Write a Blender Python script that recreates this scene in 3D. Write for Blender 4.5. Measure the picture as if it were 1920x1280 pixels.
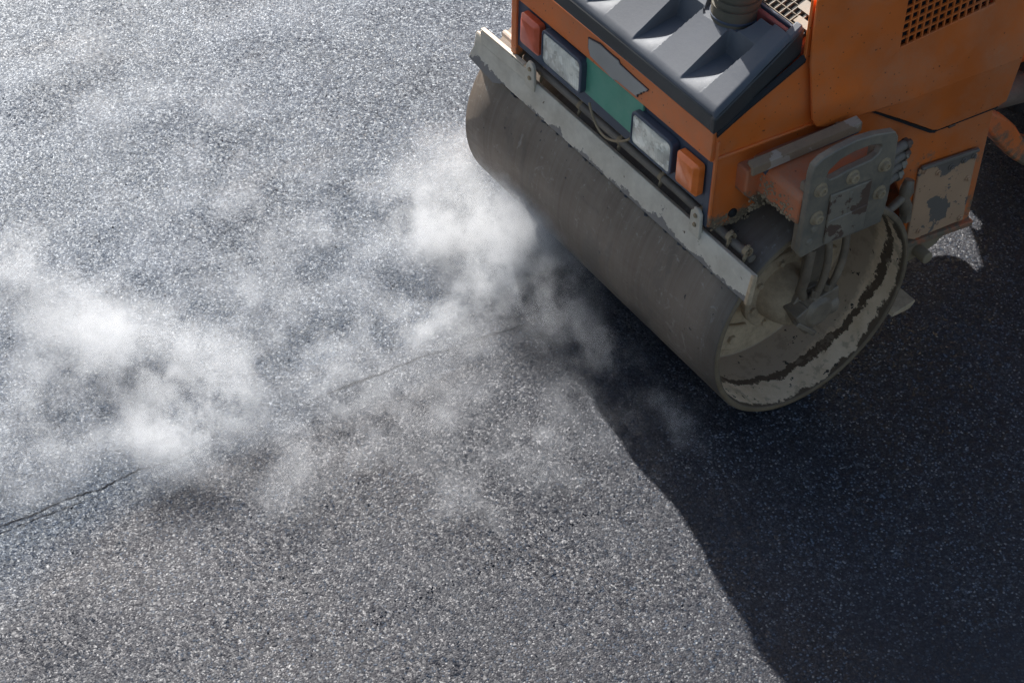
import bpy, bmesh, math, random
from math import radians, sin, cos, pi
from mathutils import Vector, Matrix
random.seed(7)
for o in list(bpy.data.objects): bpy.data.objects.remove(o)
SC = bpy.context.scene
COL = SC.collection

# ------------------------------------------------------------------ camera
# World frame: +X along the drum axis (towards the near end), +Y rearwards, Z up.
cd = bpy.data.cameras.new('camera'); cam = bpy.data.objects.new('camera', cd); COL.objects.link(cam)
az, pt, ro = radians(145.45362318), radians(43.67453079), radians(1.14686134)
fwd = Vector((cos(pt)*cos(az), cos(pt)*sin(az), -sin(pt)))
right = Vector((sin(az), -cos(az), 0)); up = right.cross(fwd)
r2 = right*cos(ro)+up*sin(ro); u2 = up*cos(ro)-right*sin(ro)
cam.matrix_world = Matrix(((r2.x, u2.x, -fwd.x, 3.82430954), (r2.y, u2.y, -fwd.y, -3.30321539),
                           (r2.z, u2.z, -fwd.z, 4.47753765), (0, 0, 0, 1)))
cd.lens = 66.59; cd.sensor_width = 36; cd.clip_end = 500; cd.clip_start = 0.1
SC.camera = cam

# ------------------------------------------------------------------ light
SUN_TRAVEL = Vector((1.70, -0.362, -1.0)).normalized()
w = bpy.data.worlds.new('World'); SC.world = w; w.use_nodes = True
nt = w.node_tree
sky = nt.nodes.new('ShaderNodeTexSky'); sky.sky_type = 'NISHITA'; sky.sun_disc = False
sky.sun_elevation = radians(30); sky.sun_rotation = math.atan2(-SUN_TRAVEL.x, -SUN_TRAVEL.y)
sky.dust_density = 2.2; sky.ozone_density = 0.8
nt.links.new(sky.outputs[0], nt.nodes['Background'].inputs[0])
nt.nodes['Background'].inputs[1].default_value = 0.076
sl = bpy.data.lights.new('sun', 'SUN'); sl.energy = 4.5; sl.angle = radians(0.55); sl.color = (1.0, 0.985, 0.965)
so = bpy.data.objects.new('sun', sl); COL.objects.link(so)
so.rotation_euler = SUN_TRAVEL.to_track_quat('-Z', 'Y').to_euler(); so.location = (-6, 1.2, 6)
SC.view_settings.view_transform = 'Standard'; SC.view_settings.look = 'None'
SC.view_settings.exposure = 1.0; SC.view_settings.gamma = 1.0
SC.cycles.use_denoising = True; SC.cycles.denoising_prefilter = 'NONE'; SC.cycles.denoising_input_passes = 'RGB_ALBEDO_NORMAL'
SC.cycles.use_adaptive_sampling = True; SC.cycles.adaptive_threshold = 0.02
SC.cycles.volume_step_rate = 1.8
SC.cycles.volume_max_steps = 48
SC.cycles.volume_bounces = 1
SC.cycles.max_bounces = 5

# ------------------------------------------------------------------ node helpers
class NT:
    def __init__(s, name):
        s.m = bpy.data.materials.new(name); s.m.use_nodes = True; s.t = s.m.node_tree
        s.b = s.t.nodes['Principled BSDF']; s.out = s.t.nodes['Material Output']
        s.co = s.t.nodes.new('ShaderNodeTexCoord').outputs['Object']
    def n(s, kind, **kw):
        nd = s.t.nodes.new(kind)
        for k, v in kw.items(): setattr(nd, k, v)
        return nd
    def link(s, a, b): s.t.links.new(a, b)
    def put(s, inp, v):
        if isinstance(v, bpy.types.NodeSocket): s.link(v, inp)
        elif isinstance(v, (tuple, list)) and len(v) == 3 and inp.type == 'RGBA': inp.default_value = (*v, 1)
        else: inp.default_value = v
    def math(s, op, a, b=None, c=None, clamp=False):
        nd = s.n('ShaderNodeMath', operation=op, use_clamp=clamp); s.put(nd.inputs[0], a)
        if b is not None: s.put(nd.inputs[1], b)
        if c is not None: s.put(nd.inputs[2], c)
        return nd.outputs[0]
    def vmath(s, op, a, b=None, out=0, sc=None):
        nd = s.n('ShaderNodeVectorMath', operation=op); s.put(nd.inputs[0], a)
        if b is not None: s.put(nd.inputs[1], b)
        if sc is not None: s.put(nd.inputs['Scale'], sc)
        return nd.outputs[out]
    def noise(s, scale, detail=4, rough=.55, co=None, dist=0, color=False):
        nd = s.n('ShaderNodeTexNoise'); s.link(co or s.co, nd.inputs['Vector'])
        nd.inputs['Scale'].default_value = scale; nd.inputs['Detail'].default_value = detail
        nd.inputs['Roughness'].default_value = rough; nd.inputs['Distortion'].default_value = dist
        return nd.outputs[1 if color else 0]
    def voro(s, scale, feature='F1', co=None, rnd=1.0):
        nd = s.n('ShaderNodeTexVoronoi', feature=feature); s.link(co or s.co, nd.inputs['Vector'])
        nd.inputs['Scale'].default_value = scale; nd.inputs['Randomness'].default_value = rnd
        return nd
    def scaled(s, v):
        nd = s.n('ShaderNodeMapping'); s.link(s.co, nd.inputs[0]); nd.inputs['Scale'].default_value = v
        return nd.outputs[0]
    def step(s, v, lo, hi, a=0.0, b=1.0):
        nd = s.n('ShaderNodeMapRange'); s.put(nd.inputs[0], v)
        nd.inputs[1].default_value = lo; nd.inputs[2].default_value = hi
        nd.inputs[3].default_value = a; nd.inputs[4].default_value = b
        return nd.outputs[0]
    def mix(s, f, a, b):
        nd = s.n('ShaderNodeMix', data_type='RGBA'); s.put(nd.inputs[0], f); s.put(nd.inputs[6], a); s.put(nd.inputs[7], b)
        return nd.outputs[2]
    def bump(s, h, strength=.5, dist=.002, normal=None):
        nd = s.n('ShaderNodeBump'); s.put(nd.inputs['Height'], h)
        nd.inputs['Strength'].default_value = strength; nd.inputs['Distance'].default_value = dist
        if normal: s.link(normal, nd.inputs['Normal'])
        return nd.outputs[0]
    def done(s, color, rough=.6, metal=0.0, normal=None, spec=.5):
        s.put(s.b.inputs['Base Color'], color); s.put(s.b.inputs['Roughness'], rough); s.put(s.b.inputs['Metallic'], metal)
        s.b.inputs['Specular IOR Level'].default_value = spec
        if normal: s.link(normal, s.b.inputs['Normal'])
        return s.m
    def z(s):
        nd = s.n('ShaderNodeSeparateXYZ'); s.link(s.co, nd.inputs[0]); return nd.outputs

def worn(name, base, dirt, amount=.45, chip=None, chip_amt=.62, rough=.55, metal=0, scale=6, speck=True, bump=.25, low=None):
    """paint or metal with uneven tone, dry dust in patches, optional chips down to another colour"""
    N = NT(name)
    tone = N.noise(2.3, 3); dustn = N.noise(scale, 7, .68); fine = N.noise(95, 4, .7)
    c = N.mix(N.step(tone, .35, .65), tuple(x*.80 for x in base), tuple(min(1, x*1.12) for x in base))
    d = N.math('MULTIPLY', N.step(dustn, 1-amount-.22, 1-amount+.18), N.step(fine, .3, .62, .55, 1))
    c = N.mix(d, c, dirt)
    if low:
        x, y, z = N.z()
        near = N.math('MAXIMUM', N.math('ADD', N.step(z, low[0], low[1], .42, -.30), N.step(y, .0, .35, 0, -.35)), N.math('ADD', N.step(z, .38, .86, .24, -.12), N.step(y, .36, .44, -.5, 0)))
        dm = N.step(N.math('ADD', N.math('ADD', N.noise(11, 6, .72), near), N.math('MULTIPLY', fine, .12)), .70, .84)
        c = N.mix(dm, c, (.185, .135, .085)); d = N.math('MAXIMUM', d, dm)
    if speck:
        v = N.voro(42); near = N.step(N.math('ADD', v.outputs['Distance'], N.math('MULTIPLY', fine, .18)), .17, .22, 1, 0)
        gate = N.step(N.noise(5, 2), .44, .54, 0, .8)
        c = N.mix(N.math('MULTIPLY', near, gate), c, (.055, .026, .016))
    if chip:
        cn = N.math('ADD', N.noise(7.5, 2, .5), N.math('MULTIPLY', N.noise(55, 3, .7), .22))
        cm = N.step(cn, chip_amt, chip_amt+.012)
        c = N.mix(cm, c, chip)
        h = N.math('SUBTRACT', fine, N.math('MULTIPLY', cm, 1.2))
    else: h = fine
    r = N.math('ADD', N.math('MULTIPLY', d, .22), rough)
    return N.done(c, r, metal, N.bump(h, bump, .0012))

# ------------------------------------------------------------------ materials
M = {}
M['orange'] = worn('orange_paint', (.76, .170, .026), (.50, .235, .12), .36, rough=.45, scale=3.2, low=(.755, .90))
M['orange_dusty'] = worn('dusty_orange_paint', (.60, .150, .045), (.33, .21, .135), .45, rough=.6, scale=7, low=(.86, 1.0))
M['cover'] = worn('dusty_cover', (.56, .325, .18), (.44, .27, .16), .4, chip=(.15, .12, .095), chip_amt=.665, rough=.8)
M['green'] = worn('green_panel', (.095, .33, .215), (.18, .36, .26), .35, rough=.5, speck=False, scale=9)
M['slate'] = worn('slate_frame', (.060, .072, .100), (.13, .125, .12), .22, rough=.5, speck=False)
M['hood'] = worn('grey_plastic', (.095, .102, .116), (.15, .155, .16), .32, rough=.62, speck=False, scale=5)
M['hood_edge'] = worn('hood_rubber_edge', (.050, .048, .045), (.12, .11, .09), .22, rough=.5, speck=False)
M['pipe'] = worn('dusty_pipe', (.17, .135, .105), (.30, .25, .19), .4, rough=.6, speck=False)
M['black'] = worn('black_rubber', (.018, .017, .017), (.09, .075, .06), .25, rough=.75, speck=False)
M['steel'] = worn('scuffed_steel', (.22, .185, .14), (.34, .27, .19), .45, chip=(.13, .08, .055), chip_amt=.62, rough=.5, metal=.2, speck=False, scale=14)
M['plate'] = worn('scuffed_mount_plate', (.165, .142, .11), (.34, .265, .18), .44, rough=.52, metal=.2, speck=False, scale=11)
M['mud'] = worn('dry_mud', (.38, .28, .17), (.24, .175, .105), .45, rough=.9, speck=False, scale=16, bump=.6)
M['hub'] = worn('dusty_hub', (.66, .48, .30), (.24, .165, .10), .46, rough=.8, speck=False, scale=9, bump=.4)
M['motor'] = worn('oily_motor', (.19, .14, .095), (.34, .255, .17), .4, rough=.45, speck=False, scale=14, bump=.5)
M['stack'] = worn('ribbed_stack', (.10, .085, .06), (.17, .145, .10), .4, rough=.7, speck=False)
M['red'] = worn('red_bar', (.22, .035, .03), (.16, .09, .08), .4, rough=.6, speck=False)
M['emblem'] = worn('bare_grey_plate', (.38, .35, .31), (.40, .37, .33), .3, rough=.6, speck=False)
M['emblem_edge'] = worn('plate_edge', (.035, .02, .03), (.05, .03, .03), .3, rough=.6, speck=False)
M['tyre_wall'] = M['mud']

def scraper_mat():
    N = NT('chipped_scraper_paint')
    n1 = N.noise(9, 6, .7); n2 = N.noise(70, 4, .75)
    c = N.mix(N.step(n1, .36, .62), (.48, .41, .315), (.62, .545, .43))
    z = N.z()[2]
    xx = N.z()[0]
    lo = N.math('ADD', N.step(z, .650, .685, .27, -.05), N.step(xx, -.2, .55, -.03, .05))
    cm = N.step(N.math('ADD', N.math('ADD', N.noise(13, 5, .7), N.math('MULTIPLY', n2, .18)), lo), .76, .775)
    c = N.mix(cm, c, (.20, .175, .155))
    c = N.mix(N.step(N.noise(26, 3, .6), .68, .70), c, (.12, .08, .045))
    return N.done(c, .6, 0, N.bump(N.math('SUBTRACT', n2, cm), .35, .0015))
M['scraper'] = scraper_mat()

def drum_mat():
    N = NT('drum_steel')
    ax = N.noise(3.0, 5, .6); scr = N.noise(1.0, 7, .8, N.scaled((9, 70, 70)))
    ring = N.noise(1.0, 6, .75, N.scaled((60, 1.0, 1.0))); fine = N.noise(1.0, 5, .8, N.scaled((420, 5, 5)))
    c = N.mix(N.step(ax, .33, .68), (.120, .088, .063), (.190, .147, .111))
    c = N.mix(N.step(ring, .42, .70, 0, .28), c, (.24, .22, .19))
    c = N.mix(N.step(ring, .30, .42, .25, 0), c, (.075, .055, .04))
    c = N.mix(N.step(fine, .56, .66, 0, .16), c, (.33, .31, .28))
    wisps = N.noise(14, 7, .8, dist=1.4)
    c = N.mix(N.step(wisps, .57, .66, 0, .5), c, (.34, .32, .285))
    wet = N.step(N.noise(4.5, 5, .7, N.scaled((1, .6, .6)), dist=.6), .54, .60)
    c = N.mix(N.math('MULTIPLY', wet, .42), c, (.075, .062, .05))
    tar = N.step(N.math('ADD', N.noise(46, 3, .6), N.math('MULTIPLY', N.noise(3, 2), .18)), .80, .82)
    c = N.mix(tar, c, (.03, .028, .028))
    r = N.math('SUBTRACT', N.step(scr, .3, .7, .42, .66), N.math('MULTIPLY', wet, .10))
    return N.done(c, r, .2, N.bump(N.math('ADD', scr, N.math('ADD', N.math('MULTIPLY', ring, .25), N.math('MULTIPLY', fine, .3))), .12, .001))
M['drum'] = drum_mat()

def drum_in_mat():
    """inner wall: sprayed light with dried mud, dark wet band and flaked edges"""
    N = NT('mud_lined_drum')
    x, y, z = N.z()
    fine = N.noise(60, 5, .75); med = N.noise(9, 5, .65)
    ang = N.math('ARCTAN2', N.math('SUBTRACT', z, .40), y)          # angle round the axle
    c = N.mix(N.step(med, .35, .65), (.66, .47, .29), (.86, .65, .44))
    warp = N.math('ADD', N.math('MULTIPLY', N.math('SUBTRACT', N.noise(11, 5, .7), .5), .10),
                  N.math('MULTIPLY', N.math('SUBTRACT', fine, .5), .035))
    xx = N.math('ADD', x, warp)
    # inner half greyer
    c = N.mix(N.step(xx, .60, .575, 0, 1), c, (.46, .34, .23))
    d1 = N.math('ABSOLUTE', N.math('SUBTRACT', xx, N.math('MULTIPLY_ADD', ang, .028, .640)))
    c = N.mix(N.step(d1, .0150, .0180, 1, 0), c, (.115, .073, .043))
    crust = N.step(N.math('ADD', N.noise(17, 5, .7), N.math('MULTIPLY', fine, .1)), .60, .66)
    c = N.mix(N.math('MULTIPLY', crust, .5), c, (.30, .215, .14))
    edge = N.step(xx, .694, .700)
    c = N.mix(edge, c, (.125, .083, .05))
    sp = N.step(N.math('ADD', N.noise(28, 3, .6), N.math('MULTIPLY', fine, .15)), .735, .745)
    c = N.mix(sp, c, (.06, .045, .032))
    return N.done(c, .85, 0, N.bump(N.math('ADD', fine, med), .5, .003))
M['drum_in'] = drum_in_mat()
M['rail'] = worn('weathered_rail', (.33, .225, .135), (.22, .16, .11), .45, chip=(.42, .34, .26), chip_amt=.66, rough=.8, speck=False, scale=16)
M['rim'] = worn('rim_edge', (.17, .115, .065), (.28, .21, .13), .4, rough=.7, speck=False, scale=20)

def lens_mat(name, col, rough=.15, trans=.0):
    N = NT(name)
    v = N.noise(1, 2, .5, N.scaled((1, 1, 160)))
    c = N.mix(N.step(N.noise(14, 4), .4, .7), col, tuple(min(1, k*1.25+.03) for k in col))
    N.b.inputs['Coat Weight'].default_value = .35
    return N.done(c, rough, 0, N.bump(v, .15, .001))
M['amber'] = lens_mat('amber_lens', (.82, .17, .020), .3)
M['redlens'] = lens_mat('faded_red_lens', (.58, .085, .022), .35)
def glass_mat():
    N = NT('ribbed_headlight_glass')
    rib = N.n('ShaderNodeTexWave', wave_type='BANDS', bands_direction='X'); N.link(N.co, rib.inputs[0]); rib.inputs['Scale'].default_value = 34
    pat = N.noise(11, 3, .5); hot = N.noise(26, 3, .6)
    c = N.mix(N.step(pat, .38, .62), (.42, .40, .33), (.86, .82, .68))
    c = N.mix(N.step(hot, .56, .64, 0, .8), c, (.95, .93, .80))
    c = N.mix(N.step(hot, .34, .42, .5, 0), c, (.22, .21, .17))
    N.b.inputs['Coat Weight'].default_value = 1.0; N.b.inputs['Coat Roughness'].default_value = .05
    return N.done(c, .16, .25, N.bump(N.math('ADD', N.math('MULTIPLY', rib.outputs['Fac'], .5), N.math('MULTIPLY', pat, 1.5)), .35, .004))
M['glass'] = glass_mat()

def asphalt():
    N = NT('fresh_asphalt')
    co = N.n('ShaderNodeVectorMath', operation='MULTIPLY_ADD')
    N.link(N.noise(40, 2, color=True), co.inputs[0]); co.inputs[1].default_value = (.010, .010, 0); N.link(N.co, co.inputs[2])
    co = co.outputs[0]
    v1 = N.voro(150, co=co); v2 = N.voro(330, co=co); v3 = N.voro(88, co=co)
    big = N.noise(1.1, 4, .6); mid = N.noise(5.5, 4, .6); patch = N.noise(.75, 4, .6, dist=.5)
    sep = N.n('ShaderNodeSeparateXYZ'); N.link(v1.outputs['Color'], sep.inputs[0])
    sep3 = N.n('ShaderNodeSeparateXYZ'); N.link(v3.outputs['Color'], sep3.inputs[0])
    x, y, z = N.z()
    c = N.mix(sep.outputs[0], (.009, .013, .021), (.047, .064, .096))
    # binder runs from cool blue-black to a darker brown towards +X, in long drifting patches along the lane
    lane = N.noise(1.0, 4, .6, N.scaled((1.9, .55, 1)), dist=.3)
    tone = N.step(N.math('ADD', lane, N.step(x, -.45, .30, -.16, .24)), .42, .62)
    c = N.mix(N.math('MULTIPLY', tone, .85), c, N.mix(sep.outputs[0], (.008, .0072, .0078), (.048, .041, .042)))
    c = N.mix(N.step(sep.outputs[0], .88, .92), c, (.110, .128, .155))
    c = N.mix(N.step(sep.outputs[1], .965, .975), c, (.24, .24, .235))
    big_stone = N.step(sep3.outputs[0], .84, .88)
    c = N.mix(N.math('MULTIPLY', big_stone, .6), c, (.085, .088, .095))
    crev = N.step(v1.outputs['Distance'], .42, .72)
    c = N.mix(N.math('MULTIPLY', crev, .85), c, (.007, .009, .013))
    c = N.mix(N.step(patch, .48, .60, 0, .6), c, (.012, .015, .022))
    c = N.mix(N.math('MULTIPLY', N.step(big, .46, .68, .06, .42), N.step(x, -.6, .3, 1, .15)), c, (.085, .105, .14))
    nrm = N.n('ShaderNodeNewGeometry').outputs['Normal']
    # coarse open patches next to smoother rolled-down ones
    amp = N.step(N.noise(2.4, 4, .6), .38, .62, .26, .60)
    t1 = N.vmath('SCALE', N.vmath('SUBTRACT', v1.outputs['Color'], (.5, .5, .5)), sc=amp)
    t3 = N.vmath('SCALE', N.vmath('SUBTRACT', v3.outputs['Color'], (.5, .5, .5)), sc=N.math('MULTIPLY', amp, .45))
    t2 = N.vmath('SCALE', N.vmath('SUBTRACT', v2.outputs['Color'], (.5, .5, .5)), sc=.16)
    nn = N.vmath('NORMALIZE', N.vmath('ADD', N.vmath('ADD', nrm, t1), N.vmath('ADD', t2, t3)))
    h = N.math('ADD', N.math('ADD', N.math('MULTIPLY', v1.outputs['Distance'], -.8), N.math('MULTIPLY', v3.outputs['Distance'], -.5)), N.math('MULTIPLY', mid, 1.6))
    nb = N.bump(h, .5, .003, nn)
    rough = N.step(sep.outputs[2], 0, 1, .46, .74)
    N.put(N.b.inputs['Specular Tint'], N.mix(tone, (.76, .87, 1.0), (.82, .81, .84)))
    return N.done(c, rough, 0, nb, .40)
M['asphalt'] = asphalt()
def seam():
    N = NT('bitumen_seam')
    return N.done(N.mix(N.noise(40, 3), (.010, .011, .014), (.030, .032, .038)), .9, 0, N.bump(N.noise(120, 4), .4, .002))
M['seam'] = seam(); M['seam'].node_tree.nodes['Principled BSDF'].inputs['Specular IOR Level'].default_value = .1
M['crumb'] = worn('asphalt_crumbs', (.045, .046, .055), (.10, .10, .12), .4, rough=.5, speck=False, scale=40)

# ------------------------------------------------------------------ mesh helpers
class MB:
    def __init__(s): s.bm = bmesh.new()
    def face(s, pts):
        vs = [s.bm.verts.new(p) for p in pts]; return s.bm.faces.new(vs)
    def box(s, c, d, rot=None):
        ret = bmesh.ops.create_cube(s.bm, size=1)
        m = Matrix.Translation(c) @ (rot.to_4x4() if rot else Matrix.Identity(4)) @ Matrix.Diagonal((*d, 1))
        bmesh.ops.transform(s.bm, matrix=m, verts=ret['verts']); return s
    def bar(s, a, b, w_, h_, up=(0, 0, 1)):
        a, b = Vector(a), Vector(b); d = (b-a); L = d.length; d.normalize()
        side = d.cross(Vector(up)).normalized(); u_ = side.cross(d)
        R = Matrix((d, side, u_)).transposed()
        return s.box((a+b)/2, (L, w_, h_), R)
    def prism(s, pts, vec, holes=()):
        """closed outline (3D points), extruded by vec, with holes"""
        vec = Vector(vec); rings = [[Vector(p) for p in pts]]+[[Vector(p) for p in h] for h in holes]
        flat = [p for r in rings for p in r]
        A = [s.bm.verts.new(p) for p in flat]; B = [s.bm.verts.new(p+vec) for p in flat]
        if not holes:
            s.bm.faces.new(A); s.bm.faces.new(B[::-1])
        else:
            for L in (A, B):
                ed = []; k = 0
                for r in rings:
                    n = len(r); ed += [s.bm.edges.new((L[k+i], L[k+(i+1) % n])) for i in range(n)]; k += n
                bmesh.ops.triangle_fill(s.bm, use_beauty=True, use_dissolve=False, edges=ed)
        k = 0
        for r in rings:
            n = len(r)
            for i in range(n):
                j = (i+1) % n
                s.bm.faces.new([A[k+i], A[k+j], B[k+j], B[k+i]])
            k += n
        return s
    def tube(s, pts, r, seg=14, cap=True):
        pts = [Vector(p) for p in pts]; rs = r if isinstance(r, (list, tuple)) else [r]*len(pts)
        rings = []; prev = None
        for i, p in enumerate(pts):
            d = (pts[min(i+1, len(pts)-1)]-pts[max(i-1, 0)]).normalized()
            if prev is None:
                a = Vector((0, 0, 1)) if abs(d.z) < .9 else Vector((1, 0, 0))
                u_ = d.cross(a).normalized()
            else: u_ = (prev-d*prev.dot(d)).normalized()
            prev = u_; v_ = d.cross(u_)
            rings.append([s.bm.verts.new(p+(u_*cos(2*pi*k/seg)+v_*sin(2*pi*k/seg))*rs[i]) for k in range(seg)])
        for a, b in zip(rings, rings[1:]):
            for k in range(seg): s.bm.faces.new([a[k], a[(k+1) % seg], b[(k+1) % seg], b[k]])
        if cap: s.bm.faces.new(rings[0][::-1]); s.bm.faces.new(rings[-1])
        return s
    def lathe(s, c, axis, prof, seg=48):
        """prof: (distance along axis, radius)"""
        c = Vector(c); axis = Vector(axis).normalized()
        a = Vector((0, 0, 1)) if abs(axis.z) < .9 else Vector((1, 0, 0))
        u_ = axis.cross(a).normalized(); v_ = axis.cross(u_); rings = []
        for h, r in prof:
            if r < 1e-6: rings.append([s.bm.verts.new(c+axis*h)])
            else: rings.append([s.bm.verts.new(c+axis*h+(u_*cos(2*pi*k/seg)+v_*sin(2*pi*k/seg))*r) for k in range(seg)])
        for a, b in zip(rings, rings[1:]):
            for k in range(seg):
                q = [a[k % len(a)], a[(k+1) % seg % len(a)] if len(a) > 1 else None, b[(k+1) % seg] if len(b) > 1 else None, b[k % len(b)]]
                q = [x for x in q if x is not None]
                q = list(dict.fromkeys(q))
                if len(q) > 2: s.bm.faces.new(q)
        return s
    def build(s, name, mat, parent=None, bevel=0, smooth=False, angle=35):
        bmesh.ops.recalc_face_normals(s.bm, faces=s.bm.faces)
        me = bpy.data.meshes.new(name); s.bm.to_mesh(me); s.bm.free()
        me.materials.append(mat)
        o = bpy.data.objects.new(name, me); COL.objects.link(o)
        if parent: o.parent = parent
        if bevel:
            b = o.modifiers.new('bevel', 'BEVEL'); b.width = bevel; b.segments = 2; b.limit_method = 'ANGLE'; b.angle_limit = radians(40)
        if smooth or bevel:
            for p in me.polygons: p.use_smooth = True
            me.set_sharp_from_angle(angle=radians(angle))
        return o

def S(y, z, d=0.0, side=1):      # a point on the flared side wall of the front module
    return Vector((side*(.535+.1*(y+.33)+d), y, z))

# ------------------------------------------------------------------ ground
g = MB(); g.face([(-90, -90, 0), (90, -90, 0), (90, 90, 0), (-90, 90, 0)])
go = g.build('ground', M['asphalt']); go['kind'] = 'structure'; go['label'] = 'freshly laid coarse grey asphalt road surface'

def ribbon(name, pts, widths, h=.003):
    """low irregular bead of bitumen squeezed up along a joint"""
    m = MB(); P = []
    for (a, b), (wa, wb) in zip(zip(pts, pts[1:]), zip(widths, widths[1:])):
        n = max(2, int((Vector(b)-Vector(a)).length/.012))
        for i in range(n):
            t = i/n; P.append((Vector(a).lerp(Vector(b), t), wa+(wb-wa)*t))
    rows = []
    for i, (p, wd) in enumerate(P):
        d = (P[min(i+1, len(P)-1)][0]-P[max(i-1, 0)][0]).normalized(); s_ = Vector((-d.y, d.x))
        e = random.uniform(.25, 1.2); sh = random.uniform(-.003, .003)
        hh = h*random.uniform(0, .35)
        row = []
        for k, f in ((-1, 0), (-.5, .8), (0, 1), (.5, .8), (1, 0)):
            q = p+s_*(k*wd*.40*e+sh); row.append(m.bm.verts.new((q.x, q.y, .0015+hh*f)))
        rows.append(row)
    for a, b in zip(rows, rows[1:]):
        for k in range(4): m.bm.faces.new([a[k], a[k+1], b[k+1], b[k]])
    o = m.build(name, M['seam'], smooth=True); o['kind'] = 'structure'; return o
V2 = lambda *a: Vector(a)
ribbon('asphalt_joint', [V2(-.213, -2.45), V2(-.200, -2.331), V2(-.203, -2.223), V2(-.184, -2.104), V2(-.194, -1.97), V2(-.169, -1.87), V2(-.172, -1.80)],
       [.009, .010, .006, .009, .006, .004, .002])
ribbon('asphalt_joint', [V2(-.185, -2.50), V2(-.176, -2.30), V2(-.160, -2.12)], [.003, .004, .002], .002)
ribbon('asphalt_joint', [V2(-.165, -1.30), V2(-.157, -1.207), V2(-.146, -1.10), V2(-.145, -1.048), V2(-.144, -.943), V2(-.119, -.841), V2(-.118, -.766)],
       [.004, .016, .012, .008, .007, .006, .004])
ribbon('asphalt_joint', [V2(-.112, -.77), V2(-.108, -.70), V2(-.090, -.60), V2(-.088, -.50)], [.004, .016, .018, .006])
ribbon('asphalt_joint', [V2(.647, -.495), V2(.650, -.43), V2(.646, -.351)], [.002, .006, .002])

# ------------------------------------------------------------------ the roller
RR = bpy.data.objects.new('road_roller', None); COL.objects.link(RR)
RR['label'] = 'orange road roller with one wide steel drum pressing the steaming asphalt'; RR['category'] = 'road roller'
W2 = .7136; R = .40

# drum shell
m = MB()
prof = [(-W2, .37), (-W2, R-.004), (-W2+.004, R)]
prof += [(-W2+2*W2*k/12, R) for k in range(1, 12)]+[(W2-.004, R), (W2, R-.004), (W2, R-.021)]
m.lathe((0, 0, R), (1, 0, 0), prof, 160)
drum = m.build('drum', M['drum'], RR, smooth=True, angle=50)
m = MB(); m.lathe((0, 0, R), (1, 0, 0), [(W2, R-.003), (W2+.003, R-.006), (W2+.003, R-.018), (W2-.004, R-.0215)], 160)
rim = m.build('drum_rim', M['rim'], drum, smooth=True, angle=60)
m = MB(); m.lathe((0, 0, R), (1, 0, 0), [(W2-.002, R-.0215), (.66, R-.024), (.60, R-.024), (.53, R-.026), (.452, R-.03), (.45, R-.034)], 160)
inw = m.build('drum_inner_wall', M['drum_in'], drum, smooth=True, angle=50)
m = MB(); m.lathe((0, 0, R), (1, 0, 0), [(.45, R-.026), (.45, .18), (.462, .176), (.462, .0)], 96)
disc = m.build('drum_disc', M['hub'], drum, smooth=True)
m = MB()          # kidney shaped openings' rim plates on the disc
for a0 in (200, 290, 20, 110):
    pts_o = [(.47, .33*cos(radians(a0+t)), R+.33*sin(radians(a0+t))) for t in range(0, 61, 6)]
    pts_i = [(.47, .23*cos(radians(a0+t)), R+.23*sin(radians(a0+t))) for t in range(60, -1, -6)]
    m.prism(pts_o+pts_i, (-.018, 0, 0))
m.build('disc_rib', M['hub'], disc, bevel=.006)
for k in range(8):
    a = radians(22+45*k)
    mb = MB(); mb.lathe((.462 if k % 2 else .472, .28*cos(a), R+.28*sin(a)), (1, 0, 0), [(0, .028), (.006, .028), (.007, .017), (.02, .017), (.021, 0)], 6 if k % 2 else 18)
    mb.build('bolt', M['hub'], disc, bevel=.002)
# left drum face (towards the far end)
m = MB(); m.lathe((0, 0, R), (-1, 0, 0), [(W2-.002, R-.022), (.50, R-.03), (.50, 0)], 96)
m.build('drum_disc', M['hub'], drum, smooth=True)

# hub flange + motor
m = MB(); m.lathe((.46, -.015, R), (1, 0, 0), [(0, .10), (.085, .10), (.09, .150), (.112, .150), (.118, .145), (.118, .108), (.16, .100), (.20, .085), (.215, .07), (.215, 0)], 64)
hub = m.build('drum_hub', M['hub'], RR, smooth=True, angle=30)
for k in range(8):
    a = radians(12+45*k)
    mb = MB(); mb.lathe((.576, -.015+.127*cos(a), R+.127*sin(a)), (1, 0, 0), [(0, .017), (.003, .017), (.004, .0115), (.015, .0115), (.016, 0)], 6)
    mb.build('bolt', M['hub'], hub, bevel=.0015)
m = MB()
m.lathe((.67, .0, .415), (1, 0, 0), [(0, .075), (.02, .075), (.022, .06), (.06, .058), (.075, .045), (.08, 0)], 32)
m.lathe((.70, .055, .40), (.2, 1, -.15), [(-.03, .036), (.02, .038), (.04, .03), (.042, .018), (.05, .018), (.051, 0)], 20)
m.box((.70, -.045, .395), (.07, .05, .11), Matrix.Rotation(.5, 3, 'X'))
m.box((.705, .03, .455), (.055, .10, .05), Matrix.Rotation(.15, 3, 'X'))
m.bar((.725, -.085, .405), (.735, -.01, .335), .03, .018)
motor = m.build('drive_motor', M['motor'], hub, bevel=.008)
for (y0, y1, zt) in ((-.012, -.005, .80), (.04, .075, .80)):
    mb = MB(); pts = []
    for i in range(13):
        t = i/12; pts.append((.715+.02*sin(t*3), y0+(y1-y0)*t+.012*sin(t*4), .455+(zt-.455)*t))
    mb.tube(pts, .0125, 14)
    h = mb.build('hydraulic_hose', M['motor'], motor, smooth=True)
    mb = MB(); mb.tube([(.715, y0, .44), (.715, y0, .475), (.717, y0+.002, .477), (.717, y0+.002, .505)], [.019, .019, .016, .016], 6)
    mb.build('hose_fitting', M['motor'], motor, bevel=.002)
mb = MB(); mb.tube([(.69, -.03, .46), (.71, -.07, .52), (.735, -.085, .60), (.74, -.08, .72)], [.014, .017, .017, .014], 12)
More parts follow.
